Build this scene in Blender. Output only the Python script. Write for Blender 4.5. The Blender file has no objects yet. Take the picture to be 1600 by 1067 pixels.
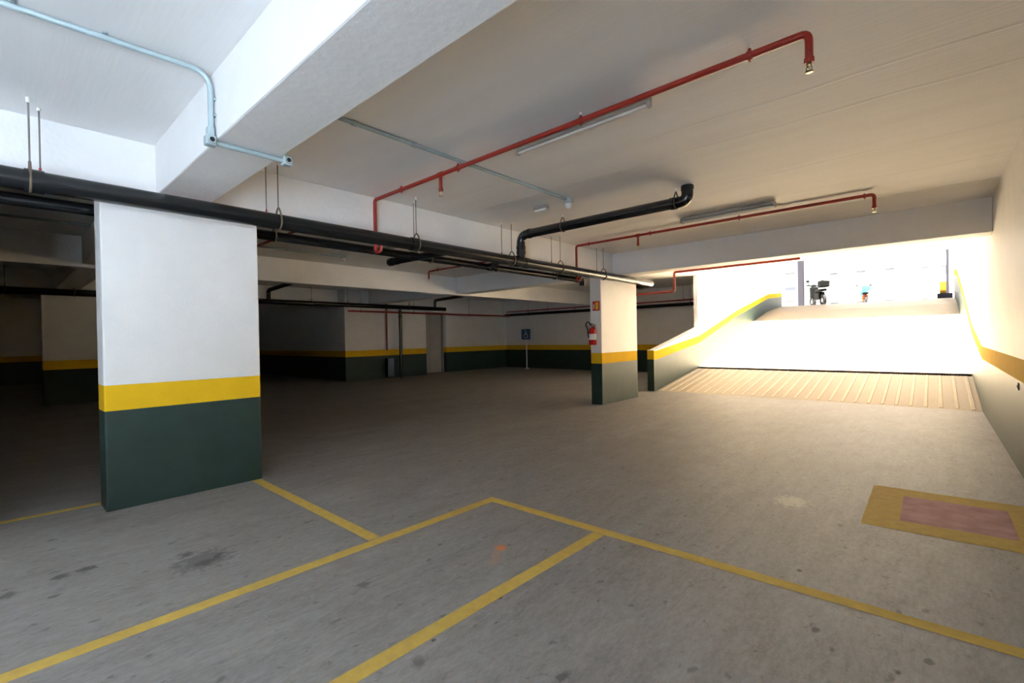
import bpy, bmesh, math, random
from mathutils import Vector, Matrix
random.seed(7)
SC = bpy.context.scene
COL = SC.collection

# ---------------------------------------------------------------- camera
YAW, PITCH, ROLL = math.radians(41.9825), math.radians(-0.4018), math.radians(-1.0489)
FPX = 731.665
fw = Vector((-math.sin(YAW)*math.cos(PITCH), math.cos(YAW)*math.cos(PITCH), math.sin(PITCH)))
rt = Vector((math.cos(YAW), math.sin(YAW), 0)); up = rt.cross(fw)
r2 = math.cos(ROLL)*rt + math.sin(ROLL)*up
u2 = -math.sin(ROLL)*rt + math.cos(ROLL)*up
cam_data = bpy.data.cameras.new('camera'); cam_data.sensor_width = 36.0
cam_data.lens = FPX/1600*36.0; cam_data.clip_end = 400
cam = bpy.data.objects.new('camera', cam_data); COL.objects.link(cam)
M = Matrix.Identity(4)
for i in range(3):
    M[i][0] = r2[i]; M[i][1] = u2[i]; M[i][2] = -fw[i]
M[0][3], M[1][3], M[2][3] = 0, 0, 1.35
cam.matrix_world = M
SC.camera = cam

# ---------------------------------------------------------------- light
SUN_EL, SUN_AZ = 77.0, 0.0      # sun behind the building, over the -Y side
world = bpy.data.worlds.new('sky'); SC.world = world; world.use_nodes = True
nt = world.node_tree; nt.nodes.clear()
sky = nt.nodes.new('ShaderNodeTexSky'); sky.sky_type = 'NISHITA'; sky.sun_disc = False
sky.sun_elevation = math.radians(SUN_EL); sky.sun_rotation = math.radians(180+SUN_AZ)
sky.dust_density = 1.0; sky.air_density = 1.0; sky.ozone_density = 1.0
bg = nt.nodes.new('ShaderNodeBackground'); bg.inputs[1].default_value = 0.62
wo = nt.nodes.new('ShaderNodeOutputWorld')
hs = nt.nodes.new('ShaderNodeHueSaturation'); hs.inputs['Saturation'].default_value = 0.5
nt.links.new(sky.outputs[0], hs.inputs['Color']); nt.links.new(hs.outputs[0], bg.inputs[0]); nt.links.new(bg.outputs[0], wo.inputs[0])
sl = bpy.data.lights.new('sun', 'SUN'); sl.energy = 166.0; sl.angle = math.radians(0.6); sl.color = (1.0, 0.92, 0.80)
so = bpy.data.objects.new('sun', sl); COL.objects.link(so)
sd = Vector((math.sin(math.radians(SUN_AZ))*math.cos(math.radians(SUN_EL)), -math.cos(math.radians(SUN_AZ))*math.cos(math.radians(SUN_EL)), math.sin(math.radians(SUN_EL))))
so.rotation_euler = sd.to_track_quat('Z', 'Y').to_euler(); so.location = (0, -20, 30)
def portal(loc, rot, sx, sy):
    l = bpy.data.lights.new('sky_portal', 'AREA'); l.shape = 'RECTANGLE'; l.size = sx; l.size_y = sy
    l.cycles.is_portal = True
    o = bpy.data.objects.new('sky_portal', l); COL.objects.link(o); o.location = loc; o.rotation_euler = rot

vs = SC.view_settings
vs.view_transform = 'Standard'; vs.look = 'None'; vs.gamma = 1.0; vs.use_curve_mapping = False
vs.exposure = 0.15
cy = SC.cycles
cy.use_denoising = True; cy.max_bounces = 14; cy.diffuse_bounces = 10; cy.glossy_bounces = 4
cy.sample_clamp_indirect = 12.0; cy.caustics_reflective = False; cy.caustics_refractive = False

# ---------------------------------------------------------------- materials
MATS = {}
def mat(name, color, rough=0.6, metal=0.0, var=0.0, vscale=6.0, bump=0.0, bscale=40.0, stretch=(1, 1, 1), spec=0.5, color2=None):
    m = bpy.data.materials.new(name); m.use_nodes = True
    n = m.node_tree.nodes; L = m.node_tree.links
    b = n['Principled BSDF']
    b.inputs['Base Color'].default_value = (*color, 1); b.inputs['Roughness'].default_value = rough
    b.inputs['Metallic'].default_value = metal; b.inputs['Specular IOR Level'].default_value = spec
    geo = n.new('ShaderNodeNewGeometry'); mp = n.new('ShaderNodeMapping'); mp.inputs['Scale'].default_value = stretch
    L.new(geo.outputs['Position'], mp.inputs['Vector'])
    if var > 0 or color2:
        t = n.new('ShaderNodeTexNoise'); t.inputs['Scale'].default_value = vscale; t.inputs['Detail'].default_value = 6; t.inputs['Roughness'].default_value = 0.6
        L.new(mp.outputs[0], t.inputs['Vector'])
        cr = n.new('ShaderNodeValToRGB')
        c2 = color2 or tuple(c*(1-var) for c in color)
        cr.color_ramp.elements[0].position = 0.3; cr.color_ramp.elements[0].color = (*c2, 1)
        cr.color_ramp.elements[1].position = 0.7; cr.color_ramp.elements[1].color = (*[min(1, c*(1+var*0.4)) for c in color], 1)
        L.new(t.outputs['Fac'], cr.inputs['Fac']); L.new(cr.outputs['Color'], b.inputs['Base Color'])
    if bump > 0:
        t2 = n.new('ShaderNodeTexNoise'); t2.inputs['Scale'].default_value = bscale; t2.inputs['Detail'].default_value = 4
        L.new(mp.outputs[0], t2.inputs['Vector'])
        bp = n.new('ShaderNodeBump'); bp.inputs['Strength'].default_value = bump; bp.inputs['Distance'].default_value = 0.01
        L.new(t2.outputs['Fac'], bp.inputs['Height']); L.new(bp.outputs[0], b.inputs['Normal'])
    MATS[name] = m
    return m
mat('white_paint', (0.81, 0.805, 0.795), 0.55, var=0.05, vscale=3, bump=0.25, bscale=60)
mat('beam_paint', (0.80, 0.798, 0.792), 0.5, var=0.05, vscale=2.5, bump=0.35, bscale=25)
mat('yellow_paint', (0.72, 0.43, 0.015), 0.85, var=0.08, vscale=5, bump=0.1, bscale=60, spec=0.1)
mat('green_paint', (0.020, 0.041, 0.034), 0.55, var=0.18, vscale=4, bump=0.06, bscale=30, spec=0.35)
mat('black_pvc', (0.007, 0.008, 0.009), 0.24, var=0.2, vscale=9)
mat('red_pipe_paint', (0.29, 0.020, 0.012), 0.38, var=0.15, vscale=15)
mat('conduit_grey', (0.34, 0.42, 0.44), 0.45, metal=0.3, var=0.1, vscale=12)
mat('zinc_steel', (0.42, 0.40, 0.38), 0.4, metal=0.8, var=0.15, vscale=20)
mat('rod_steel', (0.16, 0.145, 0.13), 0.5, metal=0.5)
mat('strap_steel', (0.14, 0.105, 0.075), 0.5, metal=0.5)
mat('dark_hole', (0.01, 0.01, 0.01), 0.9)
mat('brass', (0.55, 0.42, 0.25), 0.3, metal=0.9)
mat('lamp_housing', (0.36, 0.33, 0.29), 0.5, var=0.1, vscale=10)
mat('lamp_tube_glass', (0.55, 0.53, 0.49), 0.25)
mat('white_plastic', (0.82, 0.81, 0.78), 0.4)
mat('grey_box', (0.30, 0.33, 0.33), 0.5, var=0.1)
mat('sign_red', (0.50, 0.02, 0.015), 0.45)
mat('sign_yellow', (0.80, 0.48, 0.03), 0.45)
mat('extinguisher_red', (0.52, 0.02, 0.018), 0.25)
mat('label_white', (0.78, 0.76, 0.74), 0.5)
mat('sign_blue', (0.015, 0.09, 0.24), 0.45)
mat('rubber_black', (0.010, 0.010, 0.010), 0.9, spec=0.1)
mat('metal_door', (0.36, 0.34, 0.32), 0.45, var=0.1, vscale=3)
mat('door_frame', (0.22, 0.21, 0.20), 0.5)
mat('rib_concrete', (0.56, 0.48, 0.36), 0.7, var=0.2, vscale=12)
mat('iron_grate', (0.03, 0.018, 0.014), 0.6, metal=0.3, var=0.3, vscale=18)
mat('line_paint', (0.56, 0.375, 0.075), 0.8, spec=0.2, var=0.10, vscale=16, color2=(0.47, 0.315, 0.08))
mat('pink_paint', (0.46, 0.25, 0.23), 0.75, spec=0.2, var=0.25, vscale=7, color2=(0.35, 0.165, 0.15))
mat('street_concrete', (0.42, 0.40, 0.37), 0.8, var=0.15, vscale=2)
mat('blue_bounce_ground', (0.37, 0.47, 0.62), 0.8, var=0.1, vscale=2)  # blue picked to cool the daylight bounced into the garage
mat('shade_slab_grey', (0.22, 0.21, 0.20), 0.8, var=0.1, vscale=2)  # dark grey for the added slab, limits bounce onto the upper ramp
mat('facade_white', (0.78, 0.78, 0.78), 0.8, var=0.05, vscale=0.5)
mat('facade_blue', (0.045, 0.055, 0.078), 0.8, var=0.1, vscale=0.6)
mat('facade_cream', (0.74, 0.70, 0.64), 0.8, var=0.05, vscale=0.6)
mat('window_glass_dark', (0.07, 0.075, 0.085), 0.7, spec=0.1)
mat('post_dark', (0.02, 0.02, 0.026), 0.9, spec=0.05)
mat('bike_black', (0.003, 0.0035, 0.0035), 0.9, spec=0.05)
mat('bike_blue', (0.02, 0.09, 0.13), 0.8, spec=0.1)
mat('bike_orange', (0.13, 0.03, 0.01), 0.8, spec=0.1)
mat('chrome', (0.08, 0.08, 0.08), 0.6, metal=0.5)
mat('box_yellow', (0.16, 0.09, 0.006), 0.8, spec=0.1)

def concrete(name, base, dark, light, spots=False):
    m = bpy.data.materials.new(name); m.use_nodes = True
    n = m.node_tree.nodes; L = m.node_tree.links; b = n['Principled BSDF']
    geo = n.new('ShaderNodeNewGeometry')
    def noise(scale, stretch=(1, 1, 1), detail=6, rough=0.6, rotz=0.0):
        mp = n.new('ShaderNodeMapping'); mp.inputs['Scale'].default_value = stretch; mp.inputs['Rotation'].default_value = (0, 0, rotz)
        L.new(geo.outputs['Position'], mp.inputs['Vector'])
        t = n.new('ShaderNodeTexNoise'); t.inputs['Scale'].default_value = scale; t.inputs['Detail'].default_value = detail; t.inputs['Roughness'].default_value = rough
        L.new(mp.outputs[0], t.inputs['Vector']); return t
    def ramp(sock, p0, p1, c0, c1):
        r = n.new('ShaderNodeValToRGB'); r.color_ramp.elements[0].position = p0; r.color_ramp.elements[1].position = p1
        r.color_ramp.elements[0].color = (*c0, 1); r.color_ramp.elements[1].color = (*c1, 1); L.new(sock, r.inputs['Fac']); return r.outputs['Color']
    def mix(fac, a, c, mode='MIX'):
        x = n.new('ShaderNodeMix'); x.data_type = 'RGBA'; x.blend_type = mode
        if isinstance(fac, float): x.inputs[0].default_value = fac
        else: L.new(fac, x.inputs[0])
        for s, v in ((6, a), (7, c)):
            if isinstance(v, tuple): x.inputs[s].default_value = (*v, 1)
            else: L.new(v, x.inputs[s])
        return x.outputs[2]
    col = ramp(noise(0.55, detail=8).outputs['Fac'], 0.3, 0.7, dark, light)
    col = mix(0.6, col, ramp(noise(2.6, (1.0, 0.30, 1)).outputs['Fac'], 0.3, 0.7, dark, light))
    col = mix(0.45, col, ramp(noise(11, (1, 0.22, 1), rough=0.75).outputs['Fac'], 0.33, 0.67, dark, light))
    col = mix(0.4, col, ramp(noise(45, (1, 0.35, 1), rough=0.8).outputs['Fac'], 0.33, 0.67, dark, light))
    g = (0.5, 0.5, 0.5)
    if spots:
        # small oil drips and tyre grit
        sp = ramp(noise(17, (1.0, 0.62, 1), detail=3, rough=0.5).outputs['Fac'], 0.635, 0.72, (0, 0, 0), (0.6, 0.6, 0.6))
        col = mix(sp, col, (0.085, 0.078, 0.078))
        sp2 = ramp(noise(3.1, detail=3, rough=0.5).outputs['Fac'], 0.60, 0.74, (0, 0, 0), (0.40, 0.40, 0.40))
        col = mix(sp2, col, (0.17, 0.15, 0.14))
        def blob(x, y, rx, ry, c, amt, rot=0.0, breakup=9.0):
            nonlocal col
            mp = n.new('ShaderNodeMapping'); mp.vector_type = 'TEXTURE'
            mp.inputs['Location'].default_value = (x, y, 0); mp.inputs['Rotation'].default_value = (0, 0, rot); mp.inputs['Scale'].default_value = (rx, ry, 1)
            L.new(geo.outputs['Position'], mp.inputs['Vector'])
            ln = n.new('ShaderNodeVectorMath'); ln.operation = 'LENGTH'; L.new(mp.outputs[0], ln.inputs[0])
            nz = noise(breakup, rough=0.7)
            ad = n.new('ShaderNodeMath'); ad.operation = 'MULTIPLY_ADD'; L.new(nz.outputs['Fac'], ad.inputs[0]); ad.inputs[1].default_value = 2.6; ad.inputs[2].default_value = -1.2
            sm = n.new('ShaderNodeMath'); sm.operation = 'ADD'; L.new(ln.outputs['Value'], sm.inputs[0]); L.new(ad.outputs[0], sm.inputs[1])
            f = ramp(sm.outputs[0], 0.55, 1.15, (amt,)*3, (0, 0, 0))
            col = mix(f, col, c)
        blob(-2.089, 2.17, 0.055, 0.06, (0.60, 0.20, 0.05), 1.0, breakup=14)
        blob(-2.02, 2.05, 0.045, 0.16, (0.42, 0.24, 0.15), 0.5, rot=0.65, breakup=14)
        blob(-0.865, 4.27, 0.15, 0.19, (0.50, 0.46, 0.36), 0.6, breakup=26)
        blob(-3.40, 0.87, 0.20, 0.22, (0.11, 0.10, 0.10), 0.75, breakup=24)
        for (x, y, r_, a_) in ((-3.82, .245, .045, .8), (-3.827, .358, .05, .85), (-4.58, .257, .03, .6), (-3.584, .81, .05, .7), (-3.358, .864, .06, .7), (-3.408, .945, .035, .8),
                (-3.76, .03, .05, .7), (-3.55, .2, .025, .7), (-2.361, 1.348, .04, .6), (-1.689, 1.746, .015, .9), (-1.681, 1.306, .014, .9), (-1.619, 1.173, .04, .55),
                (-1.107, 1.503, .03, .7), (-1.556, 1.579, .014, .8), (-.41, 2.481, .022, .8), (-.116, 2.373, .018, .9), (-.332, 2.369, .02, .7), (-.026, 2.532, .022, .7), (-.58, 3.05, .022, .9)):
            blob(x, y, r_, r_*1.4, (0.06, 0.05, 0.048), a_, breakup=18)
        blob(-2.55, 4.9, 0.9, 1.9, (0.19, 0.165, 0.14), 0.35, rot=0.3, breakup=2.5)
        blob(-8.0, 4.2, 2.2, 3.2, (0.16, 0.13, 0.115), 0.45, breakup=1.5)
    L.new(col, b.inputs['Base Color'])
    b.inputs['Roughness'].default_value = 0.58; b.inputs['Specular IOR Level'].default_value = 0.32
    bp = n.new('ShaderNodeBump'); bp.inputs['Strength'].default_value = 0.25; bp.inputs['Distance'].default_value = 0.01
    L.new(noise(55, rough=0.7).outputs['Fac'], bp.inputs['Height']); L.new(bp.outputs[0], b.inputs['Normal'])
    MATS[name] = m
concrete('floor_concrete', None, (0.125, 0.112, 0.102), (0.345, 0.325, 0.307), spots=True)
concrete('ramp_concrete', None, (0.34, 0.28, 0.195), (0.43, 0.36, 0.26))

def ceiling_material():
    m = bpy.data.materials.new('ceiling_paint'); m.use_nodes = True
    n = m.node_tree.nodes; L = m.node_tree.links; b = n['Principled BSDF']
    geo = n.new('ShaderNodeNewGeometry')
    mp = n.new('ShaderNodeMapping'); mp.inputs['Scale'].default_value = (0.35, 1.6, 1); L.new(geo.outputs['Position'], mp.inputs['Vector'])
    t = n.new('ShaderNodeTexNoise'); t.inputs['Scale'].default_value = 2.2; t.inputs['Detail'].default_value = 7; L.new(mp.outputs[0], t.inputs['Vector'])
    r = n.new('ShaderNodeValToRGB'); r.color_ramp.elements[0].position = 0.3; r.color_ramp.elements[1].position = 0.7
    r.color_ramp.elements[0].color = (0.775, 0.768, 0.755, 1); r.color_ramp.elements[1].color = (0.83, 0.823, 0.81, 1)
    L.new(t.outputs['Fac'], r.inputs['Fac']); L.new(r.outputs[0], b.inputs['Base Color'])
    b.inputs['Roughness'].default_value = 0.6
    # fine roller streaks along the formwork boards
    mp2 = n.new('ShaderNodeMapping'); mp2.inputs['Scale'].default_value = (0.6, 9.0, 1); L.new(geo.outputs['Position'], mp2.inputs['Vector'])
    t2 = n.new('ShaderNodeTexNoise'); t2.inputs['Scale'].default_value = 4; t2.inputs['Detail'].default_value = 5; L.new(mp2.outputs[0], t2.inputs['Vector'])
    bp = n.new('ShaderNodeBump'); bp.inputs['Strength'].default_value = 0.16; bp.inputs['Distance'].default_value = 0.012
    L.new(t2.outputs['Fac'], bp.inputs['Height']); L.new(bp.outputs[0], b.inputs['Normal'])
    MATS['ceiling_paint'] = m
ceiling_material()

# ---------------------------------------------------------------- helpers
ORI = {}
class MB:
    """collects polygons; build() links them as one mesh object"""
    def __init__(self): self.v = []; self.f = []; self.mi = []; self.sm = []
    def add(self, vs, fs, mi=0, smooth=False):
        o = len(self.v); self.v += [Vector(p) for p in vs]
        for f in fs: self.f.append([i+o for i in f]); self.mi.append(mi); self.sm.append(smooth)
        return self
    def box(self, x0, x1, y0, y1, z0, z1, mi=0):
        return self.add([(x0,y0,z0),(x1,y0,z0),(x1,y1,z0),(x0,y1,z0),(x0,y0,z1),(x1,y0,z1),(x1,y1,z1),(x0,y1,z1)],
                        [(0,3,2,1),(4,5,6,7),(0,1,5,4),(1,2,6,5),(2,3,7,6),(3,0,4,7)], mi)
    def bbox(self, x0, x1, y0, y1, z0, z1, bev=0.005, mi=0):
        bm = bmesh.new(); bmesh.ops.create_cube(bm, size=1)
        for v in bm.verts: v.co = Vector(((x0+x1)/2+v.co.x*(x1-x0), (y0+y1)/2+v.co.y*(y1-y0), (z0+z1)/2+v.co.z*(z1-z0)))
        bmesh.ops.bevel(bm, geom=bm.edges[:], offset=bev, segments=2, affect='EDGES', profile=0.5)
        bm.verts.index_update()
        self.add([v.co.copy() for v in bm.verts], [[v.index for v in f.verts] for f in bm.faces], mi); bm.free(); return self
    def tube(self, pts, r, n=16, cap=True, mi=0, radii=None):
        pts = [Vector(p) for p in pts]; N = len(pts); rings = []
        t = (pts[1]-pts[0]).normalized()
        ref = Vector((0,0,1)) if abs(t.z) < 0.9 else Vector((1,0,0))
        a = t.cross(ref).normalized()
        vs = []
        for i, p in enumerate(pts):
            if i == 0: d = pts[1]-pts[0]
            elif i == N-1: d = pts[-1]-pts[-2]
            else: d = (pts[i+1]-p).normalized()+(p-pts[i-1]).normalized()
            d.normalize(); a = (a-d*a.dot(d)).normalized(); c = d.cross(a)
            rr = radii[i] if radii else r
            for k in range(n):
                q = 2*math.pi*k/n; vs.append(p+a*math.cos(q)*rr+c*math.sin(q)*rr)
        fs = []
        for i in range(N-1):
            for k in range(n):
                fs.append((i*n+k, i*n+(k+1)%n, (i+1)*n+(k+1)%n, (i+1)*n+k))
        self.add(vs, fs, mi, True)
        if cap:
            self.add([vs[k] for k in range(n)], [tuple(reversed(range(n)))], mi)
            self.add([vs[(N-1)*n+k] for k in range(n)], [tuple(range(n))], mi)
        return self
    def cyl(self, p0, p1, r, n=16, mi=0, r1=None):
        return self.tube([p0, p1], r, n, True, mi, [r, r if r1 is None else r1])
    def torus(self, c, axis, R, r, n=20, m=8, mi=0):
        c = Vector(c); ax = Vector(axis).normalized(); ref = Vector((0,0,1)) if abs(ax.z) < 0.9 else Vector((1,0,0))
        a = ax.cross(ref).normalized(); b = ax.cross(a); vs = []; fs = []
        for i in range(n):
            q = 2*math.pi*i/n; d = a*math.cos(q)+b*math.sin(q)
            for k in range(m):
                w = 2*math.pi*k/m; vs.append(c+d*(R+r*math.cos(w))+ax*r*math.sin(w))
        for i in range(n):
            for k in range(m): fs.append((i*m+k, ((i+1)%n)*m+k, ((i+1)%n)*m+(k+1)%m, i*m+(k+1)%m))
        return self.add(vs, fs, mi, True)
    def lathe(self, c, prof, n=20, mi=0, axis='z'):
        """prof: (radius, height) pairs"""
        vs = []; fs = []
        for (r, h) in prof:
            for k in range(n):
                q = 2*math.pi*k/n
                vs.append(Vector(c)+Vector((r*math.cos(q), r*math.sin(q), h)))
        for i in range(len(prof)-1):
            for k in range(n): fs.append((i*n+k, i*n+(k+1)%n, (i+1)*n+(k+1)%n, (i+1)*n+k))
        return self.add(vs, fs, mi, True)
    def build(self, name, mats, parent=None, recalc=True):
        org = ORI.get(parent.name, Vector((0,0,0))) if parent else Vector((0,0,0))
        me = bpy.data.meshes.new(name)
        me.from_pydata([tuple(p-org) for p in self.v], [], self.f)
        for mm in ([mats] if isinstance(mats, str) else mats): me.materials.append(MATS[mm])
        for p, i, s in zip(me.polygons, self.mi, self.sm): p.material_index = i; p.use_smooth = s
        if recalc:
            bm = bmesh.new(); bm.from_mesh(me); bmesh.ops.recalc_face_normals(bm, faces=bm.faces[:]); bm.to_mesh(me); bm.free()
        o = bpy.data.objects.new(name, me); COL.objects.link(o)
        if parent: o.parent = parent; ORI[o.name] = org
        return o
def tag(o, label=None, cat=None, group=None, kind=None):
    if label: o['label'] = label
    if cat: o['category'] = cat
    if group: o['group'] = group
    if kind: o['kind'] = kind
    return o
def thing(name, label, cat, loc, group=None):
    o = bpy.data.objects.new(name, None); COL.objects.link(o); o.location = loc; o.empty_display_size = 0.1
    ORI[o.name] = Vector(loc); return tag(o, label, cat, group)
def fillet(pts, rad, n=8):
    pts = [Vector(p) for p in pts]; out = [pts[0]]
    for i in range(1, len(pts)-1):
        a = (pts[i-1]-pts[i]); b = (pts[i+1]-pts[i]); la, lb = a.length, b.length; a.normalize(); b.normalize()
        ang = a.angle(b)
        d = min(rad/math.tan(ang/2), la*0.49, lb*0.49)
        p0 = pts[i]+a*d; p1 = pts[i]+b*d
        for k in range(n+1):
            t = k/n; out.append((1-t)**2*p0+2*t*(1-t)*pts[i]+t*t*p1)
    out.append(pts[-1]); return out

ZC = 3.09          # ceiling
XR = 0.594         # right wall face
# ---------------------------------------------------------------- the setting
RP = [(10.9, 0.0), (13.58, 0.40), (13.72, 0.42), (17.3, 1.38), (21.5, 2.30), (23.6, 2.54)]
def rh(y):
    if y <= RP[0][0]: return 0.0
    for (a, b), (c, d) in zip(RP, RP[1:]):
        if y <= c: return b+(d-b)*(y-a)/(c-a)
    return RP[-1][1]

m = MB(); m.box(-24.7, 0.844, -9.5, 10.9, -0.25, 0.0); m.box(-24.7, -5.05, 10.9, 16.5, -0.25, 0.0)
tag(m.build('floor', 'floor_concrete'), 'grey concrete garage floor with stains and scuffs', kind='structure')

m = MB(); m.box(-5.0, XR, -4.7, -2.2, -0.1, 0.006)  # unseen slab added as a blue reflector for the near bay
tag(m.build('floor_blue_bounce', 'blue_bounce_ground'), 'added unseen blue slab behind the camera tinting the bounced light', kind='structure')
m = MB(); m.box(-24.7, 0.844, -4.7, 13.08, ZC, 3.38); m.box(-24.7, -5.1, 13.08, 16.5, ZC, 3.38)
ceil = tag(m.build('ceiling', 'ceiling_paint'), 'white painted concrete slab ceiling with board marks', kind='structure')
for k, yy in enumerate((3.94, 4.46, 5.72, 6.72, 7.75)):
    # slightly proud joint left by the formwork boards
    n = 30; m = MB(); top = []; a_, b_ = -5.02, XR
    for i in range(n+1):
        x = a_+(b_-a_)*i/n; w = 0.010+0.010*random.random(); y = yy+0.012*math.sin(i*0.9+k)+random.uniform(-0.006, 0.006)
        top.append((x, y-w-0.02, y, y+w))
    for i in range(n):
        p, q = top[i], top[i+1]
        m.add([(p[0], p[1], ZC), (q[0], q[1], ZC), (q[0], q[2], ZC-0.003), (p[0], p[2], ZC-0.003)], [(0, 1, 2, 3)])
        m.add([(p[0], p[2], ZC-0.003), (q[0], q[2], ZC-0.003), (q[0], q[3], ZC), (p[0], p[3], ZC)], [(0, 1, 2, 3)])
    m.build('board_seam', 'ceiling_paint', ceil, recalc=False)

def band_wall(name, pts, thick, base, g, yl, top, mats, label, endcaps=True):
    """wall along pts (x, y) whose visible face is the polyline; thick = offset vector to its back;
    g / yl / top give height of green top, yellow top, wall top at each point (absolute z)"""
    m = MB(); n = len(pts); th = Vector((*thick, 0))
    F = []
    for i, (x, y) in enumerate(pts):
        F.append([Vector((x, y, z)) for z in (base[i], g[i], yl[i], top[i])])
    for i in range(n-1):
        a, b = F[i], F[i+1]
        for k in range(3):
            m.add([a[k], b[k], b[k+1], a[k+1]], [(0, 1, 2, 3)], k)
            m.add([a[k]+th, b[k]+th, b[k+1]+th, a[k+1]+th], [(3, 2, 1, 0)], k)
        m.add([a[3], b[3], b[3]+th, a[3]+th], [(0, 1, 2, 3)], 2)
        m.add([a[0], b[0], b[0]+th, a[0]+th], [(3, 2, 1, 0)], 0)
    for e in (0, n-1):
        a = F[e]
        for k in range(3): m.add([a[k], a[k+1], a[k+1]+th, a[k]+th], [(0, 1, 2, 3)], k)
    bm_obj = m.build(name, mats, recalc=False)
    me = bm_obj.data; bm = bmesh.new(); bm.from_mesh(me); bmesh.ops.remove_doubles(bm, verts=bm.verts[:], dist=1e-5)
    bmesh.ops.recalc_face_normals(bm, faces=bm.faces[:]); bm.to_mesh(me); bm.free()
    return tag(bm_obj, label, kind='structure')
GYW = ['green_paint', 'yellow_paint', 'white_paint']
PYW = GYW
ys = [-1.0, 6, 9.2, 13.08, 13.0801, 13.6, 17.3, 21.5, 24.2]
ys.insert(3, 10.9)
band_wall('wall_right', [(XR, y) for y in ys], (0.25, 0), [-0.25 if y < 13.2 else rh(y)-0.5 for y in ys],
          [rh(y)+0.865 for y in ys], [rh(y)+1.075 for y in ys], [ZC if y <= 13.08 else 5.2 for y in ys], PYW,
          'white garage wall with yellow stripe and pale green base beside the ramp')
m = MB(); m.box(XR, XR+0.25, -4.7, -1.0, 2.36, ZC)
tag(m.build('wall_right_lintel', 'white_paint'), 'white lintel over the open side of the garage', kind='structure')
ys = [10.75, 10.9, 13.6, 13.8, 13.8001, 17.3, 21.5, 23.8]
def gl(y): t = (y-10.75)/(23.8-10.75); return rh(y)+0.77+(0.44-0.77)*t
def yl_(y): t = (y-10.75)/(23.8-10.75); return rh(y)+0.985+(0.61-0.985)*t
band_wall('wall_ramp_left', [(-5.05, y) for y in ys], (-0.17, 0), [min(rh(y)-0.3, -0.25) if y < 11 else rh(y)-0.5 for y in ys],
          [gl(y) for y in ys], [yl_(y) for y in ys], [rh(y)+1.0+0.045*(y-10.75) if y <= 13.8 else 5.2 for y in ys], PYW,
          'white ramp side wall with yellow stripe and sloping parapet top')
band_wall('wall_back', [(-5.22, 16.3), (-15.05, 16.3)], (0, 0.2), [-0.25]*2, [0.815]*2, [1.025]*2, [ZC]*2, GYW, 'white back wall with yellow stripe over dark green base')
band_wall('wall_corner', [(-15.05, 12.64), (-15.05, 16.5)], (-0.25, 0), [-0.25]*2, [0.815]*2, [1.025]*2, [ZC]*2, GYW, 'far white wall with yellow stripe beside the blue parking sign')
band_wall('wall_far_left', [(-14.6, 7.9), (-14.6, 11.26)], (-0.7, 0), [-0.25]*2, [0.815]*2, [1.025]*2, [ZC]*2, GYW, 'far white wall with yellow stripe behind the riser pipes')
band_wall('wall_return', [(-15.3, 7.9), (-24.7, 7.9)], (0, 0.2), [-0.25]*2, [0.815]*2, [1.025]*2, [ZC]*2, GYW, 'dim white wall with yellow stripe closing the deep bay')
band_wall('wall_left', [(-24.5, 7.9), (-24.5, -4.5)], (-0.2, 0), [-0.25]*2, [0.815]*2, [1.025]*2, [ZC]*2, GYW, 'dim far left wall with yellow stripe over dark green')
band_wall('wall_front', [(XR+0.25, -4.5), (-24.7, -4.5)], (0, -0.2), [-0.25]*2, [0.815]*2, [1.025]*2, [ZC]*2, GYW, 'garage wall closing the left bays')
band_wall('wall_light_block', [(-5.03, -4.5), (-5.03, -0.15)], (-0.25, 0), [-0.25]*2, [0.815]*2, [1.025]*2, [2.575]*2, GYW, 'added unseen wall with yellow stripe blocking light to the left bays')  # out of view, added to keep the side daylight off the left bays
m = MB(); m.box(-15.5, -15.3, 11.2, 12.7, -0.25, ZC); m.box(-15.3, -14.6, 11.26, 12.64, 2.44, ZC)
tag(m.build('wall_door_recess', 'white_paint'), 'recess wall around the grey door', kind='structure')

# grey double door in the far wall
d = MB(); d.box(-15.3, -15.2, 11.28, 11.36, 0, 2.44); d.box(-15.3, -15.2, 12.54, 12.62, 0, 2.44); d.box(-15.3, -15.2, 11.36, 12.54, 2.36, 2.44)
door = tag(d.build('door_1', 'door_frame'), 'grey metal double door in the far wall', kind='structure')
for (a, b) in ((11.37, 11.945), (11.955, 12.53)):
    lf = MB(); lf.bbox(-15.28, -15.235, a, b, 0.01, 2.35, 0.006)
    lf.bbox(-15.235, -15.222, a+0.10, b-0.10, 0.2, 0.95, 0.005); lf.bbox(-15.235, -15.222, a+0.10, b-0.10, 1.1, 2.2, 0.005)
    o = lf.build('door_leaf', 'metal_door', door)
    yy = b-0.06 if a < 11.5 else a+0.06
    MB().tube(fillet([(-15.235, yy, 0.92), (-15.19, yy, 0.92), (-15.19, yy, 1.12), (-15.235, yy, 1.12)], 0.02, 4), 0.009, 8).build('handle', 'zinc_steel', o)

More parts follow.
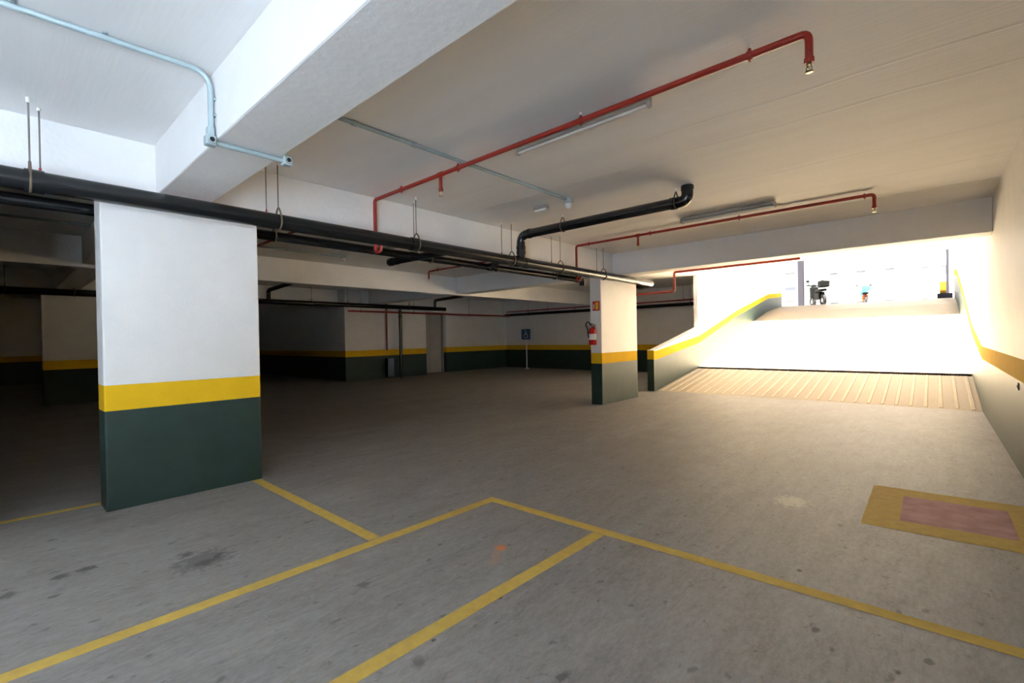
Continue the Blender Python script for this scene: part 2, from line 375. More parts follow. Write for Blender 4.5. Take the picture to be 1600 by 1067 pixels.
# ramp slab with drain slot
prof = [(10.9, 0.0), (13.50, 0.388), (13.50, 0.29), (13.74, 0.29), (13.74, 0.426)]
for i in range(1, 9):
    y = 13.74+(23.6-13.74)*i/8
    prof.append((y, rh(y)))
prof2 = prof+[(23.6, -0.3), (10.9, -0.3)]
m = MB(); k = len(prof2)
va = [(-5.05, y, z) for (y, z) in prof2]; vb = [(XR, y, z) for (y, z) in prof2]
m.add(va+vb, [(i, (i+1) % k, k+(i+1) % k, k+i) for i in range(k)])
ramp = m.build('floor_ramp', 'ramp_concrete')
tag(ramp, 'sunlit concrete vehicle ramp rising to the street', kind='structure')
W = XR+5.05; NR = 28
for i in range(NR):
    x = -5.05+W*(i+0.5)/NR
    MB().add([(x-0.028, 10.96, 0.008), (x+0.028, 10.96, 0.008), (x+0.028, 13.46, 0.382), (x-0.028, 13.46, 0.382),
              (x-0.021, 10.97, 0.020), (x+0.021, 10.97, 0.020), (x+0.021, 13.45, 0.395), (x-0.021, 13.45, 0.395)],
             [(0, 3, 2, 1), (4, 5, 6, 7), (0, 1, 5, 4), (1, 2, 6, 5), (2, 3, 7, 6), (3, 0, 4, 7)]).build('rib', 'rib_concrete', ramp)
g = MB()
for yy in (13.51, 13.73): g.box(-5.04, XR-0.01, yy-0.009, yy+0.009, 0.35, 0.388+(yy-13.51)*0.12)
for i in range(int((W-0.04)/0.045)):
    x = -5.03+i*0.045; g.box(x, x+0.014, 13.51, 13.73, 0.355, 0.385)
tag(g.build('drain_grate', 'iron_grate', ramp), 'dark iron drain grate across the ramp')

m = MB(); m.box(-5.05, XR, 18.6, 24.4, 4.85, 5.1)  # out of view, added to keep the sun off the upper ramp
tag(m.build('shade_slab', 'shade_slab_grey'), 'added unseen slab that shades the top of the ramp', kind='structure')
m = MB(); m.box(-60, 60, 23.6, 95, 2.2, 2.54)
tag(m.build('street', 'street_concrete'), 'bright street level ground beyond the ramp crest', kind='structure')
m = MB(); m.box(XR+0.25, 40, -60, 23.6, -0.5, -0.02); m.box(-40, XR+0.25, -60, -9.5, -0.5, -0.02)  # out of view, blue surface acts as a cool reflector
tag(m.build('yard', 'blue_bounce_ground'), 'unseen ground outside the garage, coloured blue to tint the bounced light', kind='structure')

# ---------------------------------------------------------------- columns
def column(x0, x1, y0, y1, top, label):
    m = MB()
    for k, (a, b) in enumerate(((0, 0.815), (0.815, 1.025), (1.025, top))):
        vs = [(x0,y0,a),(x1,y0,a),(x1,y1,a),(x0,y1,a),(x0,y0,b),(x1,y0,b),(x1,y1,b),(x0,y1,b)]
        fs = [(0,1,5,4),(1,2,6,5),(2,3,7,6),(3,0,4,7)]
        if k == 0: fs.append((0,3,2,1))
        if k == 2: fs.append((4,5,6,7))
        m.add(vs, fs, k)
    o = m.build('column', GYW, recalc=False)
    bm = bmesh.new(); bm.from_mesh(o.data); bmesh.ops.remove_doubles(bm, verts=bm.verts[:], dist=1e-5)
    bmesh.ops.recalc_face_normals(bm, faces=bm.faces[:])
    bmesh.ops.bevel(bm, geom=[e for e in bm.edges if abs(e.verts[0].co.z-e.verts[1].co.z) > 0.1], offset=0.012, segments=2, affect='EDGES', profile=0.5, material=-1)
    bm.to_mesh(o.data); bm.free()
    return tag(o, label, 'column')
column(-5.28, -4.985, 0.60, 1.785, 2.58, 'large white column in front with yellow stripe and dark green base')
column(-5.12, -4.868, 8.05, 9.55, 2.58, 'column beside the ramp carrying the fire extinguisher')
column(-15.35, -15.05, 0.77, 1.95, 2.58, 'dim column far back, partly hidden behind the large front column')

# ---------------------------------------------------------------- beams
def beam(x0, x1, y0, y1, z0, label):
    m = MB(); m.bbox(x0, x1, y0, y1, z0, ZC+0.001, 0.012)
    return tag(m.build('ceiling_beam', 'beam_paint'), label, 'beam')
beam(-5.03, XR, 0.98, 1.385, 2.65, 'wide white beam overhead running from the front column towards the camera')
beam(-5.28, -5.03, -4.5, 9.2, 2.575, 'long white beam above the row of black pipes')
beam(-5.03, XR, 8.8, 9.2, 2.635, 'shaded beam across the top of the ramp opening')
beam(-10.0, -5.28, 0.98, 1.385, 2.65, 'beam in the dark bay behind the front column')
beam(-10.25, -10.0, -4.5, 16.3, 2.6, 'cream lit beam crossing the middle of the garage behind the pipes')
beam(-14.6, -10.25, 8.8, 9.2, 2.63, 'dim beam reaching the far wall with riser pipes')
beam(-10.0, -5.28, 8.8, 9.2, 2.63, 'dark beam left of the extinguisher column')
beam(-15.05, -10.25, 0.98, 1.385, 2.65, 'dim beam above the far back column')
beam(-15.35, -15.05, -4.5, 7.9, 2.58, 'dim long beam resting on the far back column')

# ---------------------------------------------------------------- floor markings
def strip(p0, p1, w, label, name='painted_line', material='line_paint'):
    a = Vector((*p0, 0)); b = Vector((*p1, 0)); d = (b-a).normalized(); s = Vector((-d.y, d.x, 0))*w/2
    h = Vector((0, 0, 0.0012)); lo = Vector((0, 0, 0.0002))
    n = 24; m = MB()
    L0 = []; R0 = []
    for i in range(n+1):
        c = a.lerp(b, i/n); j = 0.0022
        L0.append(c+s*(1+random.uniform(-j, j)*12)); R0.append(c-s*(1+random.uniform(-j, j)*12))
    for i in range(n):
        m.add([L0[i]+h, L0[i+1]+h, R0[i+1]+h, R0[i]+h], [(0, 3, 2, 1)])
        m.add([L0[i]+h, L0[i+1]+h, L0[i+1]+lo, L0[i]+lo], [(0, 1, 2, 3)]); m.add([R0[i]+h, R0[i+1]+h, R0[i+1]+lo, R0[i]+lo], [(3, 2, 1, 0)])
    return tag(m.build(name, material, recalc=False), label, 'floor line')
strip((-2.862, -1.2), (-2.766, 2.83), 0.085, 'long yellow floor line from lower left corner to the marking corner')
strip((-1.775, -0.6), (-1.715, 2.76), 0.085, 'yellow floor line running to the bottom edge in the middle')
strip((-2.725, 2.79), (0.57, 2.85), 0.085, 'yellow floor line running right from the marking corner')
strip((-4.97, 1.722), (-2.845, 1.724), 0.085, 'short yellow floor line from the large column foot')
strip((-5.39, -0.6), (-5.315, 0.62), 0.075, 'faint yellow floor line left of the large column')
# yellow painted rectangle with the faded pink centre
def frame(o4, i4, name, material, label):
    m = MB(); h = 0.0012
    O = [Vector((x, y, h)) for x, y in o4]; I = [Vector((x, y, h)) for x, y in i4]
    for k in range(4):
        m.add([O[k], O[(k+1) % 4], I[(k+1) % 4], I[k]], [(0, 1, 2, 3)])
        m.add([O[k], O[(k+1) % 4], O[(k+1) % 4]-Vector((0, 0, 0.0011)), O[k]-Vector((0, 0, 0.0011))], [(3, 2, 1, 0)])
    return m.build(name, material, parent=None, recalc=False)
O4 = [(-0.395, 4.085), (0.575, 4.13), (0.575, 5.225), (-0.40, 5.175)]
I4 = [(-0.19, 4.303), (0.399, 4.35), (0.398, 5.003), (-0.192, 4.969)]
ym = thing('painted_marking', 'yellow painted floor rectangle with faded pink centre near the right wall', 'floor marking', (0.09, 4.65, 0))
ya = frame(O4, I4, 'yellow_border', 'line_paint', ''); ya.parent = ym; ya.location = -ym.location
m = MB(); m.add([(x, y, 0.0014) for x, y in I4], [(0, 1, 2, 3)]); m.add([(x, y, 0.0002) for x, y in I4], [(3, 2, 1, 0)])
pk = m.build('pink_centre', 'pink_paint', ym, recalc=False); pk['label'] = 'faded pink centre'

# ---------------------------------------------------------------- pipes
def coupling(pipe, c, axis, r, ln, material, name='coupling'):
    c = Vector(c); a = Vector(axis).normalized()
    m = MB(); m.tube([c-a*ln/2, c-a*ln/2+a*0.012, c+a*ln/2-a*0.012, c+a*ln/2], r, 18)
    return m.build(name, material, pipe)
def clevis(pipe, x, y, z, r, axis='y', zt=ZC, rod_mat='rod_steel', loop_mat='strap_steel'):
    """threaded rod from the slab, inverted U strap round the pipe, anchor cup on the slab"""
    top = z+r+0.06
    m = MB(); m.cyl((x, y, top-0.01), (x, y, zt), 0.0055, 8)
    rod = m.build('hanger_rod', rod_mat, pipe)
    MB().cyl((x, y, zt-0.035), (x, y, zt), 0.013, 10).build('anchor', 'white_plastic', rod)
    pts = []
    rr = r+0.006
    for k in range(33):
        q = -math.pi/2+2*math.pi*k/32; cx = math.cos(q)*rr*(1.0 if math.sin(q) < 0 else 1.0-0.35*math.sin(q)); cz = math.sin(q)*(rr if math.sin(q) < 0 else rr+0.055)
        pts.append((x+cx, y, z+cz) if axis == 'y' else (x, y+cx, z+cz))
    MB().tube(pts, 0.008, 6).build('strap', loop_mat, pipe)
def red_clamp(pipe, x, y, z, r, axis, zt=ZC):
    m = MB(); m.cyl((x, y, z+r), (x, y, zt), 0.005, 8)
    rod = m.build('hanger_rod', 'rod_steel', pipe)
    MB().cyl((x, y, zt-0.02), (x, y, zt), 0.012, 10).build('anchor', 'white_plastic', rod)
    m = MB(); ax = (0, 1, 0) if axis == 'y' else (1, 0, 0); a = Vector(ax)
    m.tube([Vector((x, y, z))-a*0.012, Vector((x, y, z))+a*0.012], r+0.006, 14)
    m.cyl((x, y, z+r), (x, y, z+r+0.035), 0.012, 8, r1=0.007); m.cyl((x, y, z-r-0.018), (x, y, z-r), 0.007, 8)
    m.build('clamp', 'red_pipe_paint', pipe)
def sprinkler(pipe, x, y, z):
    """brass pendent head hanging below z"""
    m = MB(); m.lathe((x, y, z), [(0.0, 0.0), (0.013, 0.0), (0.013, -0.018), (0.008, -0.022), (0.005, -0.03)], 12)
    m.tube(fillet([(x-0.009, y, z-0.016), (x-0.015, y, z-0.032), (x-0.003, y, z-0.046)], 0.006, 3), 0.0028, 6)
    m.tube(fillet([(x+0.009, y, z-0.016), (x+0.015, y, z-0.032), (x+0.003, y, z-0.046)], 0.006, 3), 0.0028, 6)
    m.lathe((x, y, z-0.046), [(0.0, 0.003), (0.022, 0.0), (0.022, -0.003), (0.0, -0.004)], 14)
    m.build('sprinkler_head', 'brass', pipe)

RB = 0.073; XB, ZB = -4.68, 2.512
pm = thing('black_pipe', 'thick black drain pipe slung under the beam across the whole garage', 'pipe', (XB, 0, 0))
MB().tube(fillet([(XB, -4.4, ZB), (XB, 9.95, ZB), (-5.6, 9.95, ZB)], 0.14, 10), RB, 24).build('pipe', 'black_pvc', pm)
for yy in (0.2, 1.87, 3.49, 5.23, 6.46, 7.85): clevis(pm, XB, yy, ZB, RB)
for yy in (0.22, 5.55, 5.32, 3.45): coupling(pm, (XB, yy, ZB), (0, 1, 0), RB+0.008, 0.10, 'black_pvc')
coupling(pm, (-4.95, 9.95, ZB), (1, 0, 0), RB+0.008, 0.09, 'black_pvc')

bp_ = thing('black_pipe', 'black branch pipe with two elbows dropping from the ceiling', 'pipe', (-3.4, 5.45, 0))
MB().tube(fillet([(XB, 5.44, ZB+0.05), (XB+0.01, 5.44, 2.92), (-2.115, 5.45, 2.915), (-2.115, 5.45, ZC)], 0.13, 10), 0.066, 22).build('pipe', 'black_pvc', bp_)
for c, a in (((XB+0.005, 5.44, 2.66), (0, 0, 1)), ((XB+0.005, 5.44, 2.73), (0, 0, 1)), ((-4.50, 5.44, 2.92), (1, 0, 0)), ((-2.29, 5.45, 2.915), (1, 0, 0)), ((-2.115, 5.45, 3.06), (0, 0, 1))):
    coupling(bp_, c, a, 0.073, 0.045, 'black_pvc')
clevis(bp_, -3.89, 5.445, 2.918, 0.066, 'x'); clevis(bp_, -2.25, 5.45, 2.915, 0.066, 'x')

X2, Z2, R2 = -5.5, 2.545, 0.052
p2 = thing('black_pipe', 'thinner black pipe running behind the columns, ending at the extinguisher column', 'pipe', (X2, 0, 0))
MB().tube(fillet([(X2, -4.4, Z2), (X2, 8.36, Z2), (X2, 8.36, Z2-0.11)], 0.05, 6), R2, 20).build('pipe', 'black_pvc', p2)
for yy in (-0.6, 2.15, 4.35, 5.75, 7.4): clevis(p2, X2, yy, Z2, R2)
for yy in (8.2, 5.6, 4.05): coupling(p2, (X2, yy, Z2), (0, 1, 0), R2+0.008, 0.1, 'black_pvc')
coupling(p2, (X2, 8.36, Z2-0.07), (0, 0, 1), R2+0.008, 0.06, 'black_pvc')
pc = thing('black_pipe', 'short black cross pipe with capped end linking the two black pipes', 'pipe', (-5.4, 4.12, 0))
MB().tube([(-6.15, 4.12, 2.552), (XB-0.05, 4.12, 2.53)], 0.05, 18).build('pipe', 'black_pvc', pc)
coupling(pc, (-6.16, 4.12, 2.552), (1, 0, 0), 0.06, 0.09, 'black_pvc', 'end_cap'); coupling(pc, (-6.02, 4.12, 2.552), (1, 0, 0), 0.058, 0.05, 'black_pvc')
pw = thing('black_pipe', 'slanted black connector between the two black pipes right of the cross pipe', 'pipe', (-5.1, 5.3, 0))
MB().tube(fillet([(XB-0.04, 5.05, 2.515), (-5.1, 5.3, 2.53), (X2+0.03, 5.62, 2.545)], 0.1, 5), 0.05, 18).build('pipe', 'black_pvc', pw)
coupling(pw, (-5.38, 5.52, 2.54), (-0.4, 0.3, 0.02), 0.06, 0.08, 'black_pvc')

# red sprinkler lines
XM, ZM = -4.835, 2.592
rm = thing('red_pipe', 'red sprinkler main hidden along the top of the thick black pipe', 'pipe', (XM, 0, 0))
MB().tube([(XM, -4.4, ZM), (XM, 9.72, ZM)], 0.027, 14).build('pipe', 'red_pipe_paint', rm)
for yy in (0.26, 1.82, 3.57, 5.18, 6.42, 7.87): red_clamp(rm, XM, yy, ZM, 0.027, 'y')
def red_branch(label, y, x0, x1, z, drops, clamps, zend, r=0.021):
    t = thing('red_pipe', label, 'pipe', ((x0+x1)/2, y, 0))
    MB().tube(fillet([(XM, y, ZM-0.02), (XM, y, 2.405), (x0, y, 2.405), (x0, y, z), (x1, y, z), (x1, y, zend)], 0.045, 6), r, 14).build('pipe', 'red_pipe_paint', t)
    coupling(t, (x1, y, zend+0.012), (0, 0, 1), r+0.005, 0.03, 'red_pipe_paint'); sprinkler(t, x1, y, zend)
    for xd in drops:
        dz = MB(); dz.cyl((xd, y, z), (xd, y, zend), r*0.85, 12); dz.cyl((xd, y, zend), (xd, y, zend+0.03), r+0.002, 12); dz.build('drop_pipe', 'red_pipe_paint', t)
        coupling(t, (xd, y, z), (1, 0, 0), r+0.006, 0.07, 'red_pipe_paint', 'tee'); sprinkler(t, xd, y, zend)
    for xc in clamps: red_clamp(t, xc, y, z, r, 'x')
red_branch('long red sprinkler pipe crossing the near ceiling beside the tube lamp', 3.09, -4.945, -0.503, 3.03, [-3.717], [-4.40, -3.45, -2.02, -0.81], 2.86)
red_branch('red sprinkler pipe near the ramp beam below the far tube lamp', 7.3, -4.92, -0.525, 3.04, [-3.677], [-4.645, -3.457, -2.082, -0.62], 2.87)
for (yy, lab, xe) in ((3.09, 'red sprinkler pipe in the dark bay right behind the front column', -9.3), (7.2, 'short red sprinkler pipe in the dark bay left of the extinguisher column', -9.18)):
    t = thing('red_pipe', lab, 'pipe', (-7, yy, 0))
    MB().tube(fillet([(-5.285, yy, 3.02), (xe, yy, 3.02), (xe, yy, 2.85)], 0.045, 5), 0.02, 12).build('pipe', 'red_pipe_paint', t)
    sprinkler(t, xe, yy, 2.855); red_clamp(t, xe+0.35, yy, 3.02, 0.02, 'x'); red_clamp(t, -6.4, yy, 3.02, 0.02, 'x')
t = thing('red_pipe', 'orange red pipe just outside the ramp beam with a right angle drop', 'pipe', (-3, 9.6, 0))
MB().tube(fillet([(-1.74, 9.6, 2.672), (-4.03, 9.6, 2.672), (-4.03, 9.6, 2.27), (-5.0, 9.6, 2.27), (-5.6, 9.9, 2.27)], 0.05, 5), 0.026, 14).build('pipe', 'red_pipe_paint', t)
coupling(t, (-4.03, 9.6, 2.33), (0, 0, 1), 0.032, 0.05, 'red_pipe_paint')
for xx in (-3.2, -2.0):
    MB().tube(fillet([(xx, 9.205, 2.75), (xx, 9.6, 2.75), (xx, 9.6, 2.69)], 0.03, 4), 0.007, 8).build('bracket', 'zinc_steel', t)

# pipes along the far walls
fp = thing('black_pipe', 'distant black pipe below the ceiling in front of the far wall', 'pipe', (-14.2, 5, 0))
MB().tube([(-14.2, -4.4, 2.54), (-14.2, 11.9, 2.53)], 0.075, 16).build('pipe', 'black_pvc', fp)
MB().tube(fillet([(-14.2, 5.35, 2.53), (-14.2, 5.35, 2.86), (-12.2, 5.35, 2.95), (-12.2, 5.35, ZC)], 0.12, 6), 0.055, 14).build('branch', 'black_pvc', fp)
MB().tube(fillet([(-14.2, 11.4, 2.53), (-14.2, 11.4, 2.85), (-11.2, 11.4, 2.95), (-11.2, 11.4, ZC)], 0.12, 6), 0.055, 14).build('branch', 'black_pvc', fp)
for yy in (0.2, 1.25, 4.2, 6.6, 7.8, 10.2): clevis(fp, -14.2, yy, 2.535, 0.075)
rp = thing('riser_pipe', 'dark vertical riser pipe against the far wall', 'pipe', (-14.33, 9.9, 0))
MB().tube([(-14.33, 9.9, 0.0), (-14.33, 9.9, 2.45)], 0.055, 14).build('pipe', 'black_pvc', rp)
for zz in (0.75, 1.1, 2.2): coupling(rp, (-14.33, 9.9, zz), (0, 0, 1), 0.064, 0.06, 'black_pvc')
MB().bbox(-14.56, -14.38, 9.38, 9.66, 0.05, 0.72, 0.01).build('pump_box', 'black_pvc', rp)
rr_ = thing('riser_pipe', 'thin red riser pipe on the far wall', 'pipe', (-14.53, 9.46, 0))
MB().tube([(-14.53, 9.46, 1.0), (-14.53, 9.46, 2.9)], 0.03, 12).build('pipe', 'red_pipe_paint', rr_)
for zz in (1.3, 2.4): MB().torus((-14.53, 9.46, zz), (0, 0, 1), 0.034, 0.008, 14, 6).build('clamp', 'zinc_steel', rr_)
rl = thing('red_pipe', 'long dim red pipe high along the far wall', 'pipe', (-14.4, 12, 0))
MB().tube([(-14.455, 7.95, 2.36), (-14.455, 15.9, 2.36)], 0.032, 12).build('pipe', 'red_pipe_paint', rl)
for yy in (8.4, 10.6, 13.4, 15.5): red_clamp(rl, -14.455, yy, 2.36, 0.032, 'y')
bw = thing('black_pipe', 'distant black pipe along the back wall behind the extinguisher column', 'pipe', (-10, 16.1, 0))
MB().tube([(-14.9, 16.12, 2.42), (-5.3, 16.12, 2.42)], 0.06, 14).build('pipe', 'black_pvc', bw)
for xx in (-13.5, -11, -8.5, -6.2): clevis(bw, xx, 16.12, 2.42, 0.06, 'x')
rw_ = thing('red_pipe', 'thin red pipe above the back wall pipe', 'pipe', (-10, 16.1, 0))
MB().tube([(-14.9, 16.24, 2.58), (-5.3, 16.24, 2.58)], 0.026, 12).build('pipe', 'red_pipe_paint', rw_)
for xx in (-12.5, -9.0, -6.5): red_clamp(rw_, xx, 16.24, 2.58, 0.026, 'x')

# ---------------------------------------------------------------- conduits
def condulet(par, c, d, s=0.055):
    """square fitting with a round open hub"""
    c = Vector(c); d = Vector(d).normalized()
    m = MB(); m.bbox(c.x-s/2, c.x+s/2, c.y-s/2, c.y+s/2, c.z-s/2, c.z+s/2, 0.008); m.cyl(c, c+d*(s/2+0.012), s*0.36, 14)
    o = m.build('conduit_box', 'conduit_grey', par)
    MB().cyl(c+d*(s/2+0.0122), c+d*(s/2+0.0135), s*0.24, 12).build('open_hole', 'dark_hole', o)
XCN = -3.39
c1 = thing('conduit', 'blue grey electrical conduit bending down the wide beam at upper left', 'conduit', (XCN, 0.3, 0))
MB().tube(fillet([(-3.62, -4.4, 3.065), (XCN-0.005, 0.955, 3.065), (XCN, 0.955, 2.66)], 0.11, 10), 0.0165, 14).build('pipe', 'conduit_grey', c1)
MB().tube([(XCN, 0.96, 2.628), (XCN, 1.41, 2.628)], 0.0165, 14).build('pipe', 'conduit_grey', c1)
MB().tube([(XCN, 1.41, 2.628), (XCN, 1.41, 3.05)], 0.0165, 14).build('pipe', 'conduit_grey', c1)
condulet(c1, (XCN, 0.948, 2.632), (1, 0, 0), 0.062); condulet(c1, (XCN, 1.418, 2.628), (1, 0, 0), 0.062)
mm = MB(); mm.bbox(XCN-0.026, XCN+0.026, 0.93, 0.968, 2.66, 2.72, 0.006); mm.build('fitting', 'conduit_grey', c1)
for zz in (2.80, 2.90): MB().box(XCN-0.034, XCN+0.02, 0.968, 0.979, zz-0.008, zz+0.008).build('strap', 'conduit_grey', c1)
for yy in (0.45, 0.1): MB().box(-3.43-0.03, -3.43+0.04, yy-0.008, yy+0.008, 3.08, 3.0898).build('strap', 'conduit_grey', c1)
c2 = thing('conduit', 'grey electrical conduit on the ceiling crossing under the red sprinkler pipe', 'conduit', (XCN, 3.2, 0))
MB().tube([(XCN, 1.40, 3.0725), (XCN, 4.82, 3.0725)], 0.0175, 14).build('pipe', 'conduit_grey', c2)
for yy in (1.95, 2.52, 3.2, 4.1): coupling(c2, (XCN, yy, 3.0725), (0, 1, 0), 0.022, 0.04, 'conduit_grey')
jb = thing('junction_box', 'round grey ceiling box with white sensor dome at the conduit end', 'box', (XCN+0.005, 4.87, 3.0))
mm = MB(); mm.lathe((XCN+0.005, 4.87, 0), [(0.0, 3.09), (0.055, 3.09), (0.055, 3.04), (0.048, 3.032), (0.0, 3.032)], 20); mm.build('box', 'conduit_grey', jb)
mm = MB(); mm.lathe((XCN+0.005, 4.87, 0), [(0.0, 3.034), (0.044, 3.034), (0.044, 3.0), (0.036, 2.975), (0.02, 2.962), (0.0, 2.958)], 20); mm.build('sensor_dome', 'white_plastic', jb)
c3 = thing('conduit', 'thin grey conduit on the dark bay ceiling behind the front column', 'conduit', (-8.9, 2, 0))
MB().tube([(-8.98, -4.4, 3.06), (-8.9, 0.97, 3.06)], 0.0165, 12).build('pipe', 'conduit_grey', c3)
MB().tube([(-8.9, 1.39, 3.06), (-8.87, 4.75, 3.06)], 0.0165, 12).build('pipe', 'conduit_grey', c3)
jb2 = thing('junction_box', 'small ceiling box with white dome in the dark bay', 'box', (-8.87, 4.78, 3.0))
mm = MB(); mm.lathe((-8.87, 4.8, 0), [(0.0, 3.09), (0.055, 3.09), (0.055, 3.04), (0.0, 3.03)], 18); mm.build('box', 'conduit_grey', jb2)
mm = MB(); mm.lathe((-8.87, 4.8, 0), [(0.0, 3.034), (0.044, 3.034), (0.044, 3.0), (0.03, 2.968), (0.0, 2.958)], 18); mm.build('sensor_dome', 'white_plastic', jb2)

# ---------------------------------------------------------------- lamps
def tube_lamp(x0, x1, y, label, wide=0.05):
    t = thing('tube_lamp', label, 'lamp', ((x0+x1)/2, y, ZC))
    z0 = 3.035
    m = MB(); m.bbox(x0, x1, y-wide/2, y+wide/2, z0, ZC-0.012, 0.008)
    m.bbox(x0+0.12, x0+0.2, y-0.02, y+0.02, ZC-0.014, ZC, 0.002); m.bbox(x1-0.2, x1-0.12, y-0.02, y+0.02, ZC-0.014, ZC, 0.002)
    m.build('housing', 'lamp_housing', t)
    for xe, s in ((x0, 1), (x1, -1)):
        m = MB(); m.bbox(min(xe, xe+s*0.028), max(xe, xe+s*0.028), y-wide*0.5, y+wide*0.5, z0-0.034, z0+0.004, 0.006); m.build('socket', 'lamp_housing', t)
    for dy in ((0,) if wide < 0.06 else (-wide*0.27, wide*0.27)):
        m = MB(); m.cyl((x0+0.028, y+dy, z0-0.016), (x1-0.028, y+dy, z0-0.016), 0.0125, 14); m.build('tube', 'lamp_tube_glass', t)
tube_lamp(-2.79, -1.50, 3.21, 'unlit tube lamp on the ceiling beside the long red pipe')
tube_lamp(-2.77, -1.52, 6.89, 'unlit tube lamp on the ceiling near the ramp beam', 0.10)
e = thing('emergency_light', 'small white emergency light on the ceiling beside the black branch pipe', 'lamp', (-3.83, 4.88, ZC))
MB().bbox(-3.93, -3.73, 4.84, 4.925, 3.045, ZC, 0.008).build('housing', 'lamp_housing', e)
MB().bbox(-3.925, -3.735, 4.845, 4.92, 3.012, 3.045, 0.01).build('diffuser', 'white_plastic', e)
tube_lamp(-8.0, -6.75, 4.9, 'unlit tube lamp in the dark bay behind the black pipes', 0.05)

# ---------------------------------------------------------------- extinguisher, signs
YF = 8.05
s = thing('fire_sign', 'red fire extinguisher sign with yellow panel on the column', 'sign', (-4.975, YF, 1.96))
MB().bbox(-5.055, -4.895, YF-0.012, YF, 1.865, 2.055, 0.003).build('plate', 'sign_red', s)
mm = MB(); mm.box(-4.985, -4.92, YF-0.0135, YF-0.0122, 1.89, 2.03); mm.build('yellow_panel', 'sign_yellow', s)
mm = MB(); mm.box(-5.035, -5.012, YF-0.0135, YF-0.0122, 1.90, 1.985); mm.box(-5.03, -5.017, YF-0.0135, YF-0.0122, 1.985, 2.005); mm.build('pictogram', 'label_white', s)
ex = thing('fire_extinguisher', 'red fire extinguisher with white label hanging on the column', 'extinguisher', (-5.01, YF-0.09, 1.2))
cx, cyy = -5.01, YF-0.095
mm = MB(); mm.lathe((cx, cyy, 1.19), [(0.0, 0.0), (0.066, 0.0), (0.075, 0.012), (0.075, 0.27), (0.066, 0.31), (0.04, 0.338), (0.022, 0.345), (0.022, 0.365), (0.0, 0.366)], 24)
mm.build('cylinder', 'extinguisher_red', ex)
mm = MB(); mm.lathe((cx, cyy, 1.19), [(0.0757, 0.10), (0.0762, 0.101), (0.0762, 0.215), (0.0757, 0.216)], 24); mm.build('label_band', 'label_white', ex)
mm = MB(); mm.bbox(cx-0.025, cx+0.025, cyy-0.02, cyy+0.02, 1.55, 1.585, 0.006); mm.build('valve', 'brass', ex)
mm = MB(); mm.bbox(cx-0.012, cx+0.012, cyy-0.10, cyy+0.015, 1.598, 1.608, 0.003); mm.bbox(cx-0.012, cx+0.012, cyy-0.085, cyy+0.015, 1.578, 1.586, 0.003); mm.build('lever', 'rubber_black', ex)
MB().tube(fillet([(cx-0.02, cyy, 1.57), (cx-0.10, cyy-0.01, 1.66), (cx-0.15, cyy-0.02, 1.60), (cx-0.09, cyy-0.04, 1.50), (cx-0.08, cyy-0.03, 1.33)], 0.06, 6), 0.010, 10).build('hose', 'rubber_black', ex)
mm = MB(); mm.box(cx-0.02, cx+0.02, YF-0.02, YF, 1.50, 1.60); mm.box(cx-0.02, cx+0.02, YF-0.09, YF-0.02, 1.545, 1.553); mm.build('wall_bracket', 'zinc_steel', ex)

sp = thing('parking_sign', 'blue accessible parking sign on a slim white post by the back wall', 'sign', (-13.29, 15.7, 0))
mm = MB(); mm.cyl((-13.29, 15.72, 0.02), (-13.29, 15.72, 1.62), 0.028, 14); mm.build('post', 'white_plastic', sp)
mm = MB(); mm.cyl((-13.29, 15.72, 0.0), (-13.29, 15.72, 0.025), 0.10, 18); mm.build('base', 'white_plastic', sp)
# plate turned to face the camera side of the garage
mm = MB(); mm.bbox(-13.54, -13.04, 15.675, 15.69, 1.28, 1.74, 0.004); pl = mm.build('plate', 'sign_blue', sp)
mm = MB(); yy = 15.6742
def disc(mm, cx, cz, r, n=14): mm.add([(cx+r*math.cos(2*math.pi*k/n), yy, cz+r*math.sin(2*math.pi*k/n)) for k in range(n)], [tuple(range(n))])
disc(mm, -13.305, 1.67, 0.026)
def bar(mm, a, b, w):
    a = Vector((a[0], yy, a[1])); b = Vector((b[0], yy, b[1])); d = (b-a).normalized(); n_ = Vector((-d.z, 0, d.x))*w/2
    mm.add([a+n_, b+n_, b-n_, a-n_], [(0, 1, 2, 3)])
bar(mm, (-13.30, 1.64), (-13.285, 1.50), 0.032); bar(mm, (-13.295, 1.58), (-13.215, 1.565), 0.02); bar(mm, (-13.285, 1.50), (-13.20, 1.485), 0.026); bar(mm, (-13.205, 1.49), (-13.165, 1.37), 0.026)
for k in range(11):
    q0, q1 = math.radians(110+k*22), math.radians(110+(k+1)*22)
    bar(mm, (-13.29+0.10*math.cos(q0), 1.44+0.10*math.sin(q0)), (-13.29+0.10*math.cos(q1), 1.44+0.10*math.sin(q1)), 0.018)
mm.build('wheelchair_symbol', 'label_white', pl, recalc=False)
f = thing('outlet_fitting', 'small grey fitting on the green base of the right wall', 'fitting', (XR, 6.45, 0.81))
MB().bbox(XR-0.012, XR, 6.42, 6.48, 0.775, 0.845, 0.004).build('plate', 'grey_box', f)
MB().box(XR-0.014, XR-0.0118, 6.44, 6.46, 0.795, 0.825).build('socket_hole', 'dark_hole', f)

